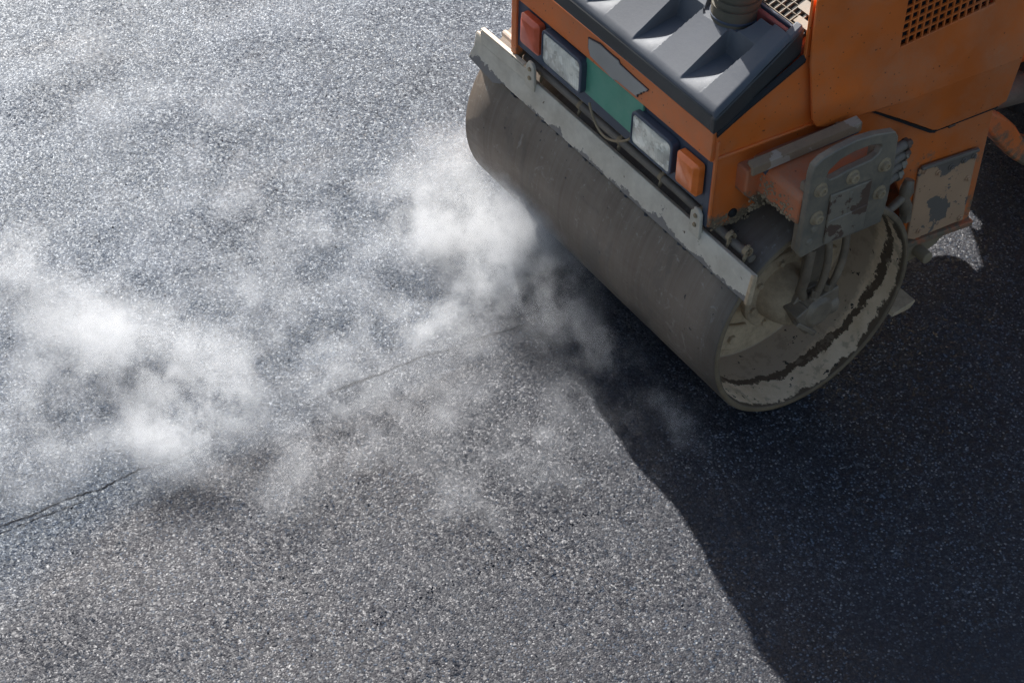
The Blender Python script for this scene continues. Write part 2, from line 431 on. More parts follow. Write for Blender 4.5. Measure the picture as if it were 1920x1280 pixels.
mb.build('hydraulic_hose', M['motor'], motor, smooth=True)

# suspension arm and mounting plate
m = MB()
m.box((.765, -.155, .90), (.045, .045, .26)); m.box((.765, .10, .93), (.045, .045, .28))
m.box((.738, -.06, .79), (.04, .15, .10)); m.box((.70, .0, .74), (.09, .06, .05), Matrix.Rotation(-.5, 3, 'Y'))
m.box((.655, .02, .60), (.035, .07, .24))
m.build('suspension_arm', M['motor'], RR, bevel=.006)
outer = [(-0.19, 1.092), (-0.184, 1.12), (-0.158, 1.138), (-0.10, 1.148), (-0.032, 1.152), (0.042, 1.142), (0.124, 1.120), (0.14, 1.095), (0.146, 0.991), (0.145, 0.857), (0.137, 0.80), (0.134, 0.771), (0.052, 0.772), (-0.099, 0.785), (-0.184, 0.776), (-0.194, 0.80)]
slot = [(-0.131, 1.060), (-0.122, 1.082), (-0.085, 1.105), (-0.032, 1.112), (0.027, 1.108), (0.072, 1.095), (0.080, 1.080), (0.068, 1.060), (0.045, 1.050), (0.0, 1.049), (-0.05, 1.049), (-0.09, 1.043), (-0.118, 1.045)]
m = MB(); m.prism([(.80, y, z) for y, z in outer], (-.026, 0, 0), [[(.80, y, z) for y, z in slot]])
plate = m.build('mount_plate', M['plate'], RR, bevel=.004)
m = MB(); m.prism([(.8085, y, z) for y, z in [(-0.106, 0.986), (0.055, 0.975), (0.052, 0.79), (-0.103, 0.799)]], (-.010, 0, 0))
m.box((.806, -.025, .885), (.012, .155, .006)); m.box((.806, -.025, .925), (.009, .012, .085), None)
m.build('wear_plate', M['steel'], plate, bevel=.003)
for y, z in [(-0.148, 1.022), (-0.024, 1.016), (0.1, 1.008), (0.1, 0.904), (-0.146, 0.916)]:
    mb = MB(); mb.lathe((.80, y, z), (1, 0, 0), [(0, .025), (.003, .025), (.004, .0165), (.016, .0155), (.017, .008), (.012, .007), (.012, 0)], 24)
    mb.build('bolt', M['mud'], plate, bevel=.0015)
for y, z in [(-0.148, 0.874), (-0.160, 0.829), (.035, .875)]:
    mb = MB(); mb.lathe((.80, y, z), (1, 0, 0), [(0, .012), (.004, .010), (.005, 0)], 16)
    mb.build('screw', M['steel'], plate)

# orange arm from the body to the plate
m = MB()
m.prism([(.50, -.20, .895), (.50, -.20, .985), (.50, -.185, 1.0), (.50, .11, 1.02), (.50, .11, .87), (.50, -.14, .87)], (.276, 0, 0))
m.build('support_beam', M['orange_dusty'], RR, bevel=.006)
m = MB()
m.prism([(.530, -.245, .90), (.530, -.245, .99), (.530, -.10, 1.0), (.530, -.10, .83), (.530, -.18, .83)], (.062, 0, 0))
m.build('gusset_box', M['orange_dusty'], RR, bevel=.006)
m = MB()        # caked mud on the beam root
for k in range(90):
    a = random.random(); b = random.random()
    e = random.uniform(.003, .009)
    m.box((.594+.004*a, -.225+.10*a, .832+.07*b*b), (e*.5, e, e), Matrix.Rotation(random.random()*3, 3, 'Z') @ Matrix.Rotation(random.random()*3, 3, 'X'))
for k in range(110):
    e = random.uniform(.003, .008)
    m.box((.60+.15*random.random(), -.201, .896+.08*random.random()**2), (e, e*.5, e), Matrix.Rotation(random.random()*3, 3, 'Y'))
for k in range(70):
    e = random.uniform(.003, .008); y = -.315+.14*random.random()
    m.box(tuple(S(y, .758+.05*random.random()**2, .001)), (e*.4, e, e), Matrix.Rotation(random.random()*3, 3, 'X'))
mo = m.build('caked_mud', M['mud'], RR); mo['kind'] = 'stuff'

# rail / step on the side
m = MB()
m.prism([(.595, -.255, 1.038), (.625, -.255, 1.030), (.625, -.255, .998), (.615, -.255, .998), (.612, -.255, 1.020), (.595, -.255, 1.026)], (.035, .385, .032))
m.bar((.575, -.20, 1.0), (.60, -.20, 1.02), .012, .03); m.bar((.60, .08, 1.03), (.635, .08, 1.045), .012, .03)
m.build('step_rail', M['rail'], RR, bevel=.002)
m = MB(); m.bar((.600, -.20, .985), (.632, .13, 1.028), .045, .016); m.build('rail_gusset', M['slate'], RR, bevel=.002)

# front module sides
side_poly = [(-.33, .775), (-.30, .757), (-.224, .755), (-.17, .79), (-.02, .86), (.25, .86), (.36, .74), (.44, .58), (.475, .40), (.74, .385),
             (.74, .885), (.742, 1.50), (-.049, 1.50), (-.049, 1.297), (-.12, 1.255), (-.236, 1.185), (-.33, 1.125)]
for sd in (1, -1):
    m = MB(); m.prism([S(y, z, 0, sd) for y, z in side_poly], (-.012*sd, 0, 0))
    m.build('side_panel', M['orange'], RR, bevel=.002)
# folded lower flange of the skirt and its front return
m = MB(); m.bar(S(.475, .395, .006), S(.745, .392, .006), .028, .022); m.build('skirt_flange', M['orange_dusty'], RR, bevel=.003)
m = MB(); m.bar(S(-.325, 1.036, .003), S(.10, 1.052, .003), .010, .012); m.bar(S(-.325, .785, .002), S(-.325, 1.10, .002), .010, .012, (1, 0, 0))
m.build('pressed_crease', M['orange'], RR, bevel=.004)
mb = MB(); mb.lathe(S(-.243, .800), (1, 0, 0), [(0, .016), (.004, .016), (.006, .011), (.010, .010), (.011, 0)], 18)
mb.build('plug', M['black'], RR, bevel=.001)
# cross members: tank between the sides, rear bulkhead
m = MB()
m.box((0, .22, 1.02), (1.06, .60, .28)); m.box((0, .62, .64), (1.16, .22, .46)); m.box((0, -.05, 1.02), (1.0, .40, .22))
m.box((0, .43, 1.33), (1.06, .50, .30)); m.box((0, .05, 1.25), (1.06, .26, .16))
m.build('chassis', M['orange_dusty'], RR, bevel=.01)

# engine door with folded lower edge
def door(side):
    m = MB()
    yf = [(-.057, 1.52), (-.055, 1.415), (-.049, 1.297), (-.012, 1.085), (.006, 1.055), (.04, 1.043), (.12, 1.046), (.22, 1.041)]
    outl = [S(y, z, .022, side) for y, z in yf]+[S(.33, .975, .027, side), S(.476, .876, .015, side), S(.50, .868, .014, side), S(.738, .880, .014, side), S(.762, .895, .018, side),
            S(.757, 1.08, .044, side), S(.752, 1.52, .024, side)]
    crease = [S(.335, 1.058, .040, side), S(.757, 1.08, .044, side)]
    bm = m.bm; V = [bm.verts.new(p) for p in outl]; c0 = bm.verts.new(crease[0])
    # V: 0-7 front/lower front, 8 (.33,.975), 9,10 low corner, 11 rear low, 12 rear corner, 13 crease rear, 14 top rear
    bm.faces.new([V[7], V[8], c0]); bm.faces.new([V[8], V[9], V[10], c0]); bm.faces.new([c0, V[10], V[11], V[12], V[13]])
    # upper sheet has the vent opening
    ho = [S(.266, 1.262, .030, side), S(.600, 1.318, .033, side), S(.600, 1.478, .028, side), S(.268, 1.422, .026, side)]
    H = [bm.verts.new(p) for p in ho]
    for f in ([V[6], V[7], c0, H[0]], [c0, V[13], H[1], H[0]], [V[13], V[14], H[2], H[1]], [V[14], V[0], H[3], H[2]],
              [V[0], V[1], V[2], H[0], H[3]], [V[2], V[3], V[4], V[5], V[6], H[0]]): bm.faces.new(f)
    o = m.build('engine_door', M['orange'], RR)
    sol = o.modifiers.new('thick', 'SOLIDIFY'); sol.thickness = .012; sol.offset = 0
    b = o.modifiers.new('bevel', 'BEVEL'); b.width = .003; b.segments = 2; b.limit_method = 'ANGLE'; b.angle_limit = radians(30)
    # vent: dark core behind a net of orange bars
    m = MB(); m.prism([S(.262, 1.25, .010, side), S(.61, 1.31, .010, side), S(.61, 1.49, .010, side), S(.262, 1.43, .010, side)], (-.008*side, 0, 0))
    m.build('vent_core', M['black'], o)
    m = MB(); nC = 13
    for k in range(1, nC):
        t = k/nC; a = ho[0].lerp(ho[1], t); b_ = ho[3].lerp(ho[2], t); m.bar(a, b_, .006, .006, (1, 0, 0))
    for k in range(1, 6):
        t = k/6; m.bar(ho[0].lerp(ho[3], t), ho[1].lerp(ho[2], t), .006, .006, (1, 0, 0))
    m.build('vent_grille', M['orange'], o)
    return o
dr = door(1); door(-1)
m = MB()
m.bar(S(.225, 1.030, .004), S(.478, .863, .004), .010, .016, (1, 0, 0)); m.bar(S(.478, .863, .004), S(.50, .856, .004), .010, .016, (1, 0, 0)); m.bar(S(.50, .857, .004), S(.745, .868, .004), .010, .010, (1, 0, 0))
m.build('door_gap_shade', M['black'], dr)  # black strip painting in the shade of the gap under the door
m = MB(); m.bar(S(.545, .860, .012), S(.572, .862, .012), .008, .014, (1, 0, 0)); m.build('door_latch', M['steel'], dr, bevel=.002)
for y, z in ((.04, 1.10), (.02, 1.14)):
    mb = MB(); mb.lathe(S(y, z, .026), (1, 0, 0), [(0, .006), (.002, .005), (.003, 0)], 12); mb.build('rivet', M['steel'], dr)

# dirty tool box cover
m = MB(); m.prism([S(.468, .712, .010), S(.695, .709, .010), S(.702, .70, .010), S(.706, .430, .010), S(.698, .415, .010), S(.505, .405, .010), S(.475, .42, .010), S(.472, .56, .010)], (-.010, 0, 0))
cov = m.build('toolbox_cover', M['cover'], RR, bevel=.003)
m = MB(); m.bar(S(.470, .720, .014), S(.700, .716, .014), .014, .012); m.build('drip_ledge', M['pipe'], cov, bevel=.003)
for y, z in ((.49, .70), (.55, .672), (.60, .678), (.65, .686), (.69, .69), (.69, .43), (.685, .60), (.52, .44)):
    mb = MB(); mb.lathe(S(y, z, .010), (1, 0, 0), [(0, .013), (.002, .013), (.003, .008), (.008, .007), (.009, 0)], 14)
    mb.build('bolt', M['cover'], cov)
# pan under the skirt, towing pin
m = MB(); m.prism([(.40, .40, .36), (.40, .40, .27), (.40, .50, .285), (.40, .62, .305), (.40, .68, .34), (.40, .70, .378), (.40, .45, .378)], (.215, 0, 0))
m.build('drip_pan', M['mud'], RR, bevel=.008)
mb = MB(); mb.lathe((.59, .545, .335), (1, 0, 0), [(0, .022), (.08, .022), (.082, .018), (.082, 0)], 24); mb.build('tow_pin', M['mud'], RR, bevel=.002)

# valve block and hose ends behind the plate
for (y, z) in ((.325, .905), (.325, .866), (.318, .828), (.312, .790)):
    m = MB(); m.tube([(.71, .12, z+.01), (.69, .22, z+.005), (.67, y-.02, z), (.67, y, z)], [.0165]*4, 14)
    hz = m.build('hydraulic_hose', M['pipe'], RR, smooth=True)
    m = MB(); m.lathe((.67, y-.005, z), (0, 1, 0), [(0, .021), (.014, .021), (.016, .013), (.028, .012), (.03, .006), (.034, 0)], 6)
    m.build('hose_fitting', M['steel'], hz, bevel=.002)
m = MB(); m.tube([(.655, .395, .725), (.66, .385, .69), (.66, .38, .66), (.66, .395, .62), (.655, .405, .585)], [.016, .024, .017, .022, .017], 12)
m.tube([(.66, .38, .67), (.665, .34, .655), (.67, .29, .64)], [.014, .014, .011], 12)
m.tube([(.655, .405, .60), (.655, .41, .555)], [.020, .020], 6)
m.build('control_valve', M['motor'], RR, smooth=True)

# ------------------------------------------------------------------ front face
YF = -.33
m = MB()
m.box((0, YF+.02, .93), (1.02, .03, .205)); m.build('light_panel', M['slate'], RR, bevel=.004)
m = MB(); m.box((.0, YF+.006, 1.078), (1.062, .034, .106)); m.build('front_cowl', M['orange'], RR, bevel=.003)
for x in (-.517,):
    m = MB(); m.box((x, YF+.012, .895), (.030, .030, .26)); m.build('corner_post', M['orange'], RR, bevel=.003)
m = MB(); m.box((.519, YF+.012, .895), (.026, .026, .25)); m.build('corner_post', M['slate'], RR, bevel=.003)
# green centre plate
m = MB(); m.prism([(-.108, YF-.004, 1.022), (-.108, YF-.004, .882), (.192, YF-.004, .875), (.192, YF-.004, 1.022)], (0, .010, 0))
m.build('number_panel', M['green'], RR, bevel=.002)
emb = [(-0.085, 1.104), (-0.026, 1.116), (0.037, 1.112), (0.07, 1.113), (0.077, 1.104), (0.155, 1.099), (0.218, 1.097), (0.212, 1.086), (0.199, 1.080), (0.198, 1.074), (0.186, 1.068), (0.186, 1.062), (0.171, 1.052), (0.17, 1.042), (0.066, 1.040), (0.05, 1.032), (-0.003, 1.040), (-0.072, 1.047), (-0.084, 1.070)]
cx = sum(a for a, b in emb)/len(emb); cz = sum(b for a, b in emb)/len(emb)
m = MB(); m.prism([(x, YF-.0165, z) for x, z in emb], (0, .006, 0)); e1 = m.build('emblem_plate', M['emblem'], RR)
m = MB(); m.prism([(cx+(x-cx)*1.035, YF-.0135, cz+(z-cz)*1.09) for x, z in emb], (0, .004, 0)); m.build('emblem_backing', M['emblem_edge'], e1)

def rounded(x0, x1, z0, z1, r, n=4):
    P = []
    for (cx_, cz_, a0) in ((x1-r, z1-r, 0), (x0+r, z1-r, 90), (x0+r, z0+r, 180), (x1-r, z0+r, 270)):
        for k in range(n+1):
            a = radians(a0+90*k/n); P.append((cx_+r*cos(a), cz_+r*sin(a)))
    return P
def headlight(x0, x1, z0, z1):
    o_ = rounded(x0, x1, z0, z1, .022); i_ = rounded(x0+.006, x1-.013, z0+.005, z1-.013, .016)
    m = MB(); m.prism([(x, YF-.026, z) for x, z in o_], (0, .030, 0), [[(x, YF-.026, z) for x, z in i_]])
    h = m.build('headlight', M['slate'], RR, bevel=.003)
    # slightly domed ribbed glass
    m = MB(); c = Vector((sum(x for x, z in i_)/len(i_), YF-.052, sum(z for x, z in i_)/len(i_)))
    rings = [[m.bm.verts.new((c.x+(x-c.x)*f, YF-.022-.008*(1-f*f), c.z+(z-c.z)*f)) for x, z in i_] for f in (1.0, .8, .55, .3)]
    for a, b in zip(rings, rings[1:]):
        for k in range(len(a)): m.bm.faces.new([a[k], a[(k+1) % len(a)], b[(k+1) % len(a)], b[k]])
    m.bm.faces.new(rings[-1])
    m.build('lens', M['glass'], h, smooth=True, angle=80)
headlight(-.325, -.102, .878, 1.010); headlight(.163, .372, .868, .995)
def signal(x0, x1, z0, z1, mat):
    m = MB(); a = rounded(x0, x1, z0, z1, .012, 3); b = rounded(x0+.014, x1-.014, z0+.014, z1-.014, .010, 3)
    A = [m.bm.verts.new((x, YF, z)) for x, z in a]; B = [m.bm.verts.new((x, YF-.022, z)) for x, z in a]; C_ = [m.bm.verts.new((x, YF-.034, z)) for x, z in b]
    n = len(A)
    for P, Q in ((A, B), (B, C_)):
        for k in range(n): m.bm.faces.new([P[k], P[(k+1) % n], Q[(k+1) % n], Q[k]])
    m.bm.faces.new(C_); m.build('turn_signal', mat, RR, bevel=.002)
signal(-.446, -.340, .886, 1.005, M['redlens']); signal(.392, .498, .872, .990, M['amber'])
RR.children[-1]
# lower void: cross beam, pipe, cable loop
m = MB(); m.box((0, -.18, .845), (1.0, .22, .02)); m.box((0, YF+.035, .820), (1.0, .02, .03)); m.build('under_tray', M['slate'], RR, bevel=.003)
m = MB(); m.tube([(-.50, -.29, .770), (-.30, -.29, .767), (0, -.29, .766), (.35, -.29, .765), (.69, -.275, .735)], .0145, 14)
pipe = m.build('water_pipe', M['pipe'], RR, smooth=True)
for x in (-.40, -.18, .04, .26, .46, .60, .68):
    m = MB(); m.tube([(x, -.29, .766), (x, -.298, .740), (x, -.30, .728)], [.006, .006, .004], 8); m.lathe((x-.008, -.289, .766), (1, 0, 0), [(0, .012), (0, .0165), (.016, .0165), (.016, .012)], 14)
    m.tube([(x, -.289, .775), (x, -.286, .788)], [.004, .005], 8)
    m.build('spray_nozzle', M['mud'], pipe)
m = MB(); pts = []
for i in range(25):
    t = i/24; pts.append((-.07+.22*t, YF-.012-.018*sin(pi*t), .868-.055*sin(pi*t)**.8))
m.tube(pts, .0042, 8); m.build('cable', M['mud'], RR, smooth=True)

# ------------------------------------------------------------------ front scraper
m = MB()
xa, xb = -.742, .762
prof = [(-.338, .636), (-.350, .650), (-.337, .742), (-.330, .750), (-.312, .741), (-.312, .735), (-.328, .741), (-.333, .736), (-.342, .655), (-.330, .636)]
m.prism([(xa, y, z) for y, z in prof], (xb-xa, 0, 0))
sc = m.build('scraper_bar', M['scraper'], RR, bevel=.002)
m = MB(); m.prism([(-.735, -.335, .632), (-.735, -.348, .648), (-.735, -.340, .665), (-.735, -.320, .655)], (1.45, 0, 0))
m.build('scraper_blade', M['black'], sc, bevel=.001)
# end return plate on the near end and far end fitting
m = MB(); m.prism([(.757, -.352, .645), (.757, -.336, .752), (.757, -.320, .745), (.757, -.332, .638)], (.014, 0, 0)); m.build('end_plate', M['hub'], sc, bevel=.002)
m = MB(); m.bar((-.70, -.342, .755), (-.41, -.342, .762), .004, .05); m.bar((-.70, -.336, .785), (-.44, -.336, .792), .016, .005); m.tube([(-.62, -.30, .80), (-.52, -.30, .80)], .012, 10); m.prism([(-.742, -.366, .655), (-.742, -.345, .69), (-.56, -.352, .645), (-.60, -.36, .63)], (0, .004, .008))
m.build('far_bracket', M['scraper'], sc, bevel=.002)
for x in (-.40, .495):
    m = MB(); m.prism([(x-.028, -.333, .722), (x-.026, -.333, .802), (x-.012, -.333, .826), (x+.010, -.333, .826), (x+.022, -.333, .812), (x+.026, -.333, .722)], (0, -.012, 0))
    bk = m.build('bracket', M['scraper'], sc, bevel=.003)
    for dz in (.765, .80):
        mb = MB(); mb.lathe((x, -.345, dz), (0, -1, 0), [(0, .008), (.005, .007), (.006, 0)], 8); mb.build('bolt', M['mud'], bk)
m = MB()        # crumbs of asphalt caught on the blade
for k in range(210):
    t = random.random(); x = -.73+1.44*t; a = radians(35.2+random.uniform(-1.2, 2.2)); s_ = random.uniform(.003, .010)*random.choice((1, .6, .6, 1.2))
    rr_ = R+.002
    m.box((x, -rr_*cos(a), R+rr_*sin(a)), (s_*1.3, s_, s_), Matrix.Rotation(random.random()*3, 3, 'X') @ Matrix.Rotation(random.random()*3, 3, 'Z'))
mo = m.build('caught_crumbs', M['crumb'], sc); mo['kind'] = 'stuff'
# rear scraper, low behind the drum
m = MB(); m.prism([(-.74, .352, .215), (-.74, .430, .215), (-.74, .450, .235), (-.74, .450, .243), (-.74, .360, .228)], (1.475, 0, 0))
m.build('rear_scraper', M['hub'], RR, bevel=.002)

# ------------------------------------------------------------------ hood
def hood_z(v): return 1.206+.635*(v+.345)
P0, PER = .111, .236
def recess(x, y):
    v = (y+.335)/.165
    if v <= 0: return 0.0
    k = math.floor((x-P0)/PER); f = (x-P0)-k*PER
    if k > 1 or k < -3: return 0
    vv = min(v, 1.0)
    D = .072*vv
    if v > 1.0: D *= max(0, 1-(v-1)/.10)
    fl = .004+.118*vv; rd = .090+.026*vv
    if fl > rd-.012: fl = rd-.012
    if f < fl: 
        e = min(1, f/.006); return -D*e
    if f < rd: return -D*(1-(f-fl)/(rd-fl))
    # gentle fall away from the ridge
    return 0.010*vv*max(0, 1-(f-rd)/(PER-rd))
bm = bmesh.new(); nx, ny = 420, 150
xs = [-.535+1.07*i/nx for i in range(nx+1)]; ys = [-.345+.253*j/ny for j in range(ny+1)]
grid = []
for j, y in enumerate(ys):
    row = []
    for i, x in enumerate(xs):
        ex = min(1, (.535-abs(x))/.018); ed = (1-math.sqrt(max(0, 1-(1-ex)**2)))*.016
        ey = min(1, (y+.345)/.020); ed2 = (1-math.sqrt(max(0, 1-(1-ey)**2)))*.014
        z = hood_z(y)+recess(x, y)-ed-ed2
        # round well for the stack
        dd = math.hypot(x-.30, (y+.10)*.9)
        if dd < .105: z = min(z, hood_z(-.165)+.00+max(0, (dd-.088))*3)
        # raised lip towards the rear outer corner
        if x > .44: z += .012*max(0, min(1, (x-.44)/.05))*max(0, (y+.25)/.25)
        row.append(bm.verts.new((x, y, z)))
    grid.append(row)
for a, b in zip(grid, grid[1:]):
    for i in range(nx): bm.faces.new([a[i], a[i+1], b[i+1], b[i]])
m = MB(); m.bm.free(); m.bm = bm
hood = m.build('hood', M['hood'], RR, smooth=True, angle=38)
# dark rubbery skirt of the hood: front band and concave side walls
m = MB()
m.prism([(-.537, -.349, 1.136), (.537, -.349, 1.136), (.537, -.346, 1.190), (-.537, -.346, 1.190)], (0, .02, 0))
m.build('hood_edge', M['hood_edge'], hood, bevel=.006)
for sd in (1, -1):
    m = MB()
    low = [(-.349, 1.134), (-.30, 1.152), (-.236, 1.188), (-.14, 1.247), (-.045, 1.302)]
    top = [(-.045, hood_z(-.045)-.004), (-.14, hood_z(-.14)-.012), (-.236, hood_z(-.236)-.014), (-.33, hood_z(-.33)-.018), (-.349, 1.186)]
    m.prism([(.5395*sd, y, z) for y, z in low+top], (-.02*sd, 0, 0)); m.build('hood_side', M['hood_edge'], hood, bevel=.004)
    m = MB(); m.prism([(.538*sd, -.33, 1.125), (.549*sd, -.236, 1.190), (.568*sd, -.05, 1.302), (.552*sd, -.05, 1.312), (.538*sd, -.236, 1.200), (.53*sd, -.33, 1.136)], (-.002*sd, 0, -.012)); m.build('hood_seal', M['black'], hood)
m = MB(); m.prism([(.505, -.094, 1.335), (.505, -.094, 1.374), (.505, -.048, 1.402), (.505, -.048, 1.36)], (.031, 0, 0)); m.build('hood_lip', M['hood'], hood, bevel=.006)
# stack
prof = [(-.06, .074), (.035, .074), (.036, .068), (.044, .068), (.045, .073), (.062, .073), (.063, .066), (.071, .066), (.072, .071), (.12, .071), (.121, .082), (.135, .086), (.16, .080), (.17, .05), (.172, 0)]
m = MB(); m.lathe((.30, -.10, 1.335), (0, 0, 1), prof, 48); st = m.build('intake_stack', M['stack'], hood, smooth=True, angle=30)
m = MB(); m.lathe((.30, -.10, 1.330), (0, 0, 1), [(.0, .076), (.006, .077), (.008, .075)], 48); m.build('stack_collar', M['slate'], st, smooth=True)
# grille and red bar behind the hood
m = MB(); m.box((.0, -.070, 1.345), (1.06, .018, .05)); rb = m.build('cross_bar', M['red'], RR, bevel=.003)
m = MB(); m.box((0, -.050, 1.355), (1.06, .012, .04)); m.build('grille_rail', M['slate'], rb, bevel=.002)
m = MB(); m.box((0, .04, 1.375), (1.05, .18, .01), Matrix.Rotation(.34, 3, 'X')); m.build('radiator_core', M['black'], RR)
m = MB()
def gp(x, v): return Vector((x, -.040+.19*v, 1.372+.066*v))
for k in range(45): x = -.52+.0235*k; m.bar(gp(x, 0), gp(x, 1), .003, .006)
for k in range(8): m.bar(gp(-.52, k/7), gp(.52, k/7), .003, .006)
for xx in (.455, -.455): m.box((xx, .075, 1.418), (.13, .05, .006), Matrix.Rotation(.34, 3, 'X')); m.box((xx*1.08, .02, 1.399), (.09, .035, .006), Matrix.Rotation(.34, 3, 'X')); m.box((xx*1.12, -.025, 1.384), (.06, .025, .006), Matrix.Rotation(.34, 3, 'X'))
m.build('radiator_grille', M['plate'], RR)
# raised engine cover behind the grille (mostly out of frame)
m = MB(); m.prism([(-.56, .17, 1.40), (-.56, .17, 1.52), (-.56, .24, 1.58), (-.56, .72, 1.56), (-.56, .74, 1.40)], (1.12, 0, 0)); m.build('engine_cover', M['orange'], RR, bevel=.015)

# ------------------------------------------------------------------ articulation and rear module
m = MB(); m.tube([(.25, .72, .585), (.27, 1.0, .545), (.29, 1.55, .47)], .062, 24); m.tube([(.27, .74, .585), (.27, .80, .58)], .075, 24)
m.build('steering_cylinder', M['pipe'], RR, smooth=True)
m = MB(); m.prism([(.39, .80, .64), (.39, .90, .60), (.39, .969, .562), (.39, 1.00, .52), (.39, 1.04, .47), (.39, 1.10, .404), (.39, 1.16, .34), (.39, 1.223, .287), (.39, 1.40, .22), (.39, 1.45, .30), (.39, 1.30, .355), (.39, 1.185, .425), (.39, 1.13, .50), (.39, 1.072, .558), (.39, .984, .622), (.39, .90, .665), (.39, .80, .68)], (.06, 0, 0))
m.box((-.05, .86, .46), (.5, .26, .16)); m.lathe((0, .98, .30), (0, 0, 1), [(0, .09), (.42, .09), (.42, 0)], 32)
m.build('articulation_joint', M['orange'], RR, bevel=.01)
m = MB()
m.prism([(-.62, 1.32, .60), (-.62, 1.40, .56), (-.62, 3.0, .56), (-.62, 3.0, 1.15), (-.62, 1.32, 1.15)], (1.24, 0, 0))
m.build('rear_frame', M['orange'], RR, bevel=.02)
m = MB(); m.prism([(-.30, 1.16, .93), (-.30, 1.16, .68), (-.30, 1.22, .63), (-.30, 1.36, .60), (-.30, 1.36, .93)], (.60, 0, 0)); m.build('rear_yoke', M['orange'], RR, bevel=.02)
m = MB(); m.box((0, 1.36, .50), (.60, .12, .24)); m.build('dark_void_box', M['black'], RR, bevel=.02)  # black box that paints in the dark void behind the arm
m = MB(); m.prism([(-.28, 1.17, .932), (-.28, 1.17, 1.10), (-.28, 1.36, 1.12), (-.28, 1.36, .932)], (.56, 0, 0)); m.build('rear_housing', M['slate'], RR, bevel=.02)
m = MB(); m.box((-.46, 1.675, .41), (.30, .62, .40)); m.build('added_shade_block', M['orange'], RR, bevel=.02)  # added unseen block, sized to keep sun off the ground on the right
m = MB(); m.prism([(-.63, 1.00, .73), (-.63, 1.20, .70), (-.63, 1.246, .694), (-.63, 1.285, .645), (-.63, 1.31, .60), (-.63, 1.322, .585), (-.63, 1.335, .60), (-.63, 1.375, .62), (-.63, 1.375, 1.15), (-.63, 1.00, 1.15)], (.03, 0, 0)); m.build('added_shade_plate', M['orange'], RR)  # added unseen plate, lower edge cut to outline the sunlit patch on the ground
m = MB(); m.box((0, 1.35, 1.17), (1.2, .50, .03)); m.build('foot_platform', M['steel'], RR, bevel=.004)
m = MB(); m.box((.0, 1.75, 1.22), (.46, .40, .10)); m.box((0, 1.96, 1.45), (.46, .09, .42), Matrix.Rotation(-.15, 3, 'X')); m.build('seat', M['black'], RR, bevel=.03)
m = MB(); m.tube([(0, 1.20, 1.16), (0, 1.27, 1.50)], .03, 12)
for k in range(32):
    a, b = 2*pi*k/32, 2*pi*(k+1)/32
    m.tube([(.19*cos(a), 1.28+.18*sin(a), 1.52-.05*sin(a)), (.19*cos(b), 1.28+.18*sin(b), 1.52-.05*sin(b))], .013, 8)
m.bar((-.19, 1.28, 1.52), (.19, 1.28, 1.52), .02, .012); m.build('steering_wheel', M['black'], RR)
m = MB(); m.lathe((0, 2.30, R), (1, 0, 0), [(-W2, R-.03), (-W2, R), (W2, R), (W2, R-.025), (.50, R-.03), (.50, 0)], 96); m.lathe((0, 2.30, R), (-1, 0, 0), [(W2, R-.03), (.5, R-.03), (.5, 0)], 96)
m.build('rear_drum', M['drum'], RR, smooth=True, angle=50)
for sd in (1, -1):
    m = MB(); m.box((.765*sd, 2.30, .66), (.05, .30, .62)); m.box((.70*sd, 2.30, .95), (.18, .26, .08)); m.build('drum_arm', M['orange_dusty'], RR, bevel=.01)

# loose grit near the drum path
m = MB()
for k in range(260):
    x = random.uniform(-1.6, 1.5); y = random.uniform(-2.3, -.35); e = random.uniform(.0015, .0042)
    m.box((x, y, e*.4), (e*1.4, e, e), Matrix.Rotation(random.random()*3, 3, 'Z') @ Matrix.Rotation(random.random(), 3, 'X'))
for k in range(160):
    x = .735+random.gauss(0, .012); y = random.uniform(-1.9, -.1); e = random.uniform(.0015, .004)
    m.box((x, y, e*.4), (e*1.4, e, e), Matrix.Rotation(random.random()*3, 3, 'Z') @ Matrix.Rotation(random.random(), 3, 'X'))
gr = m.build('loose_grit', M['crumb']); gr['kind'] = 'stuff'; gr['label'] = 'tiny loose stones scattered over the fresh asphalt'

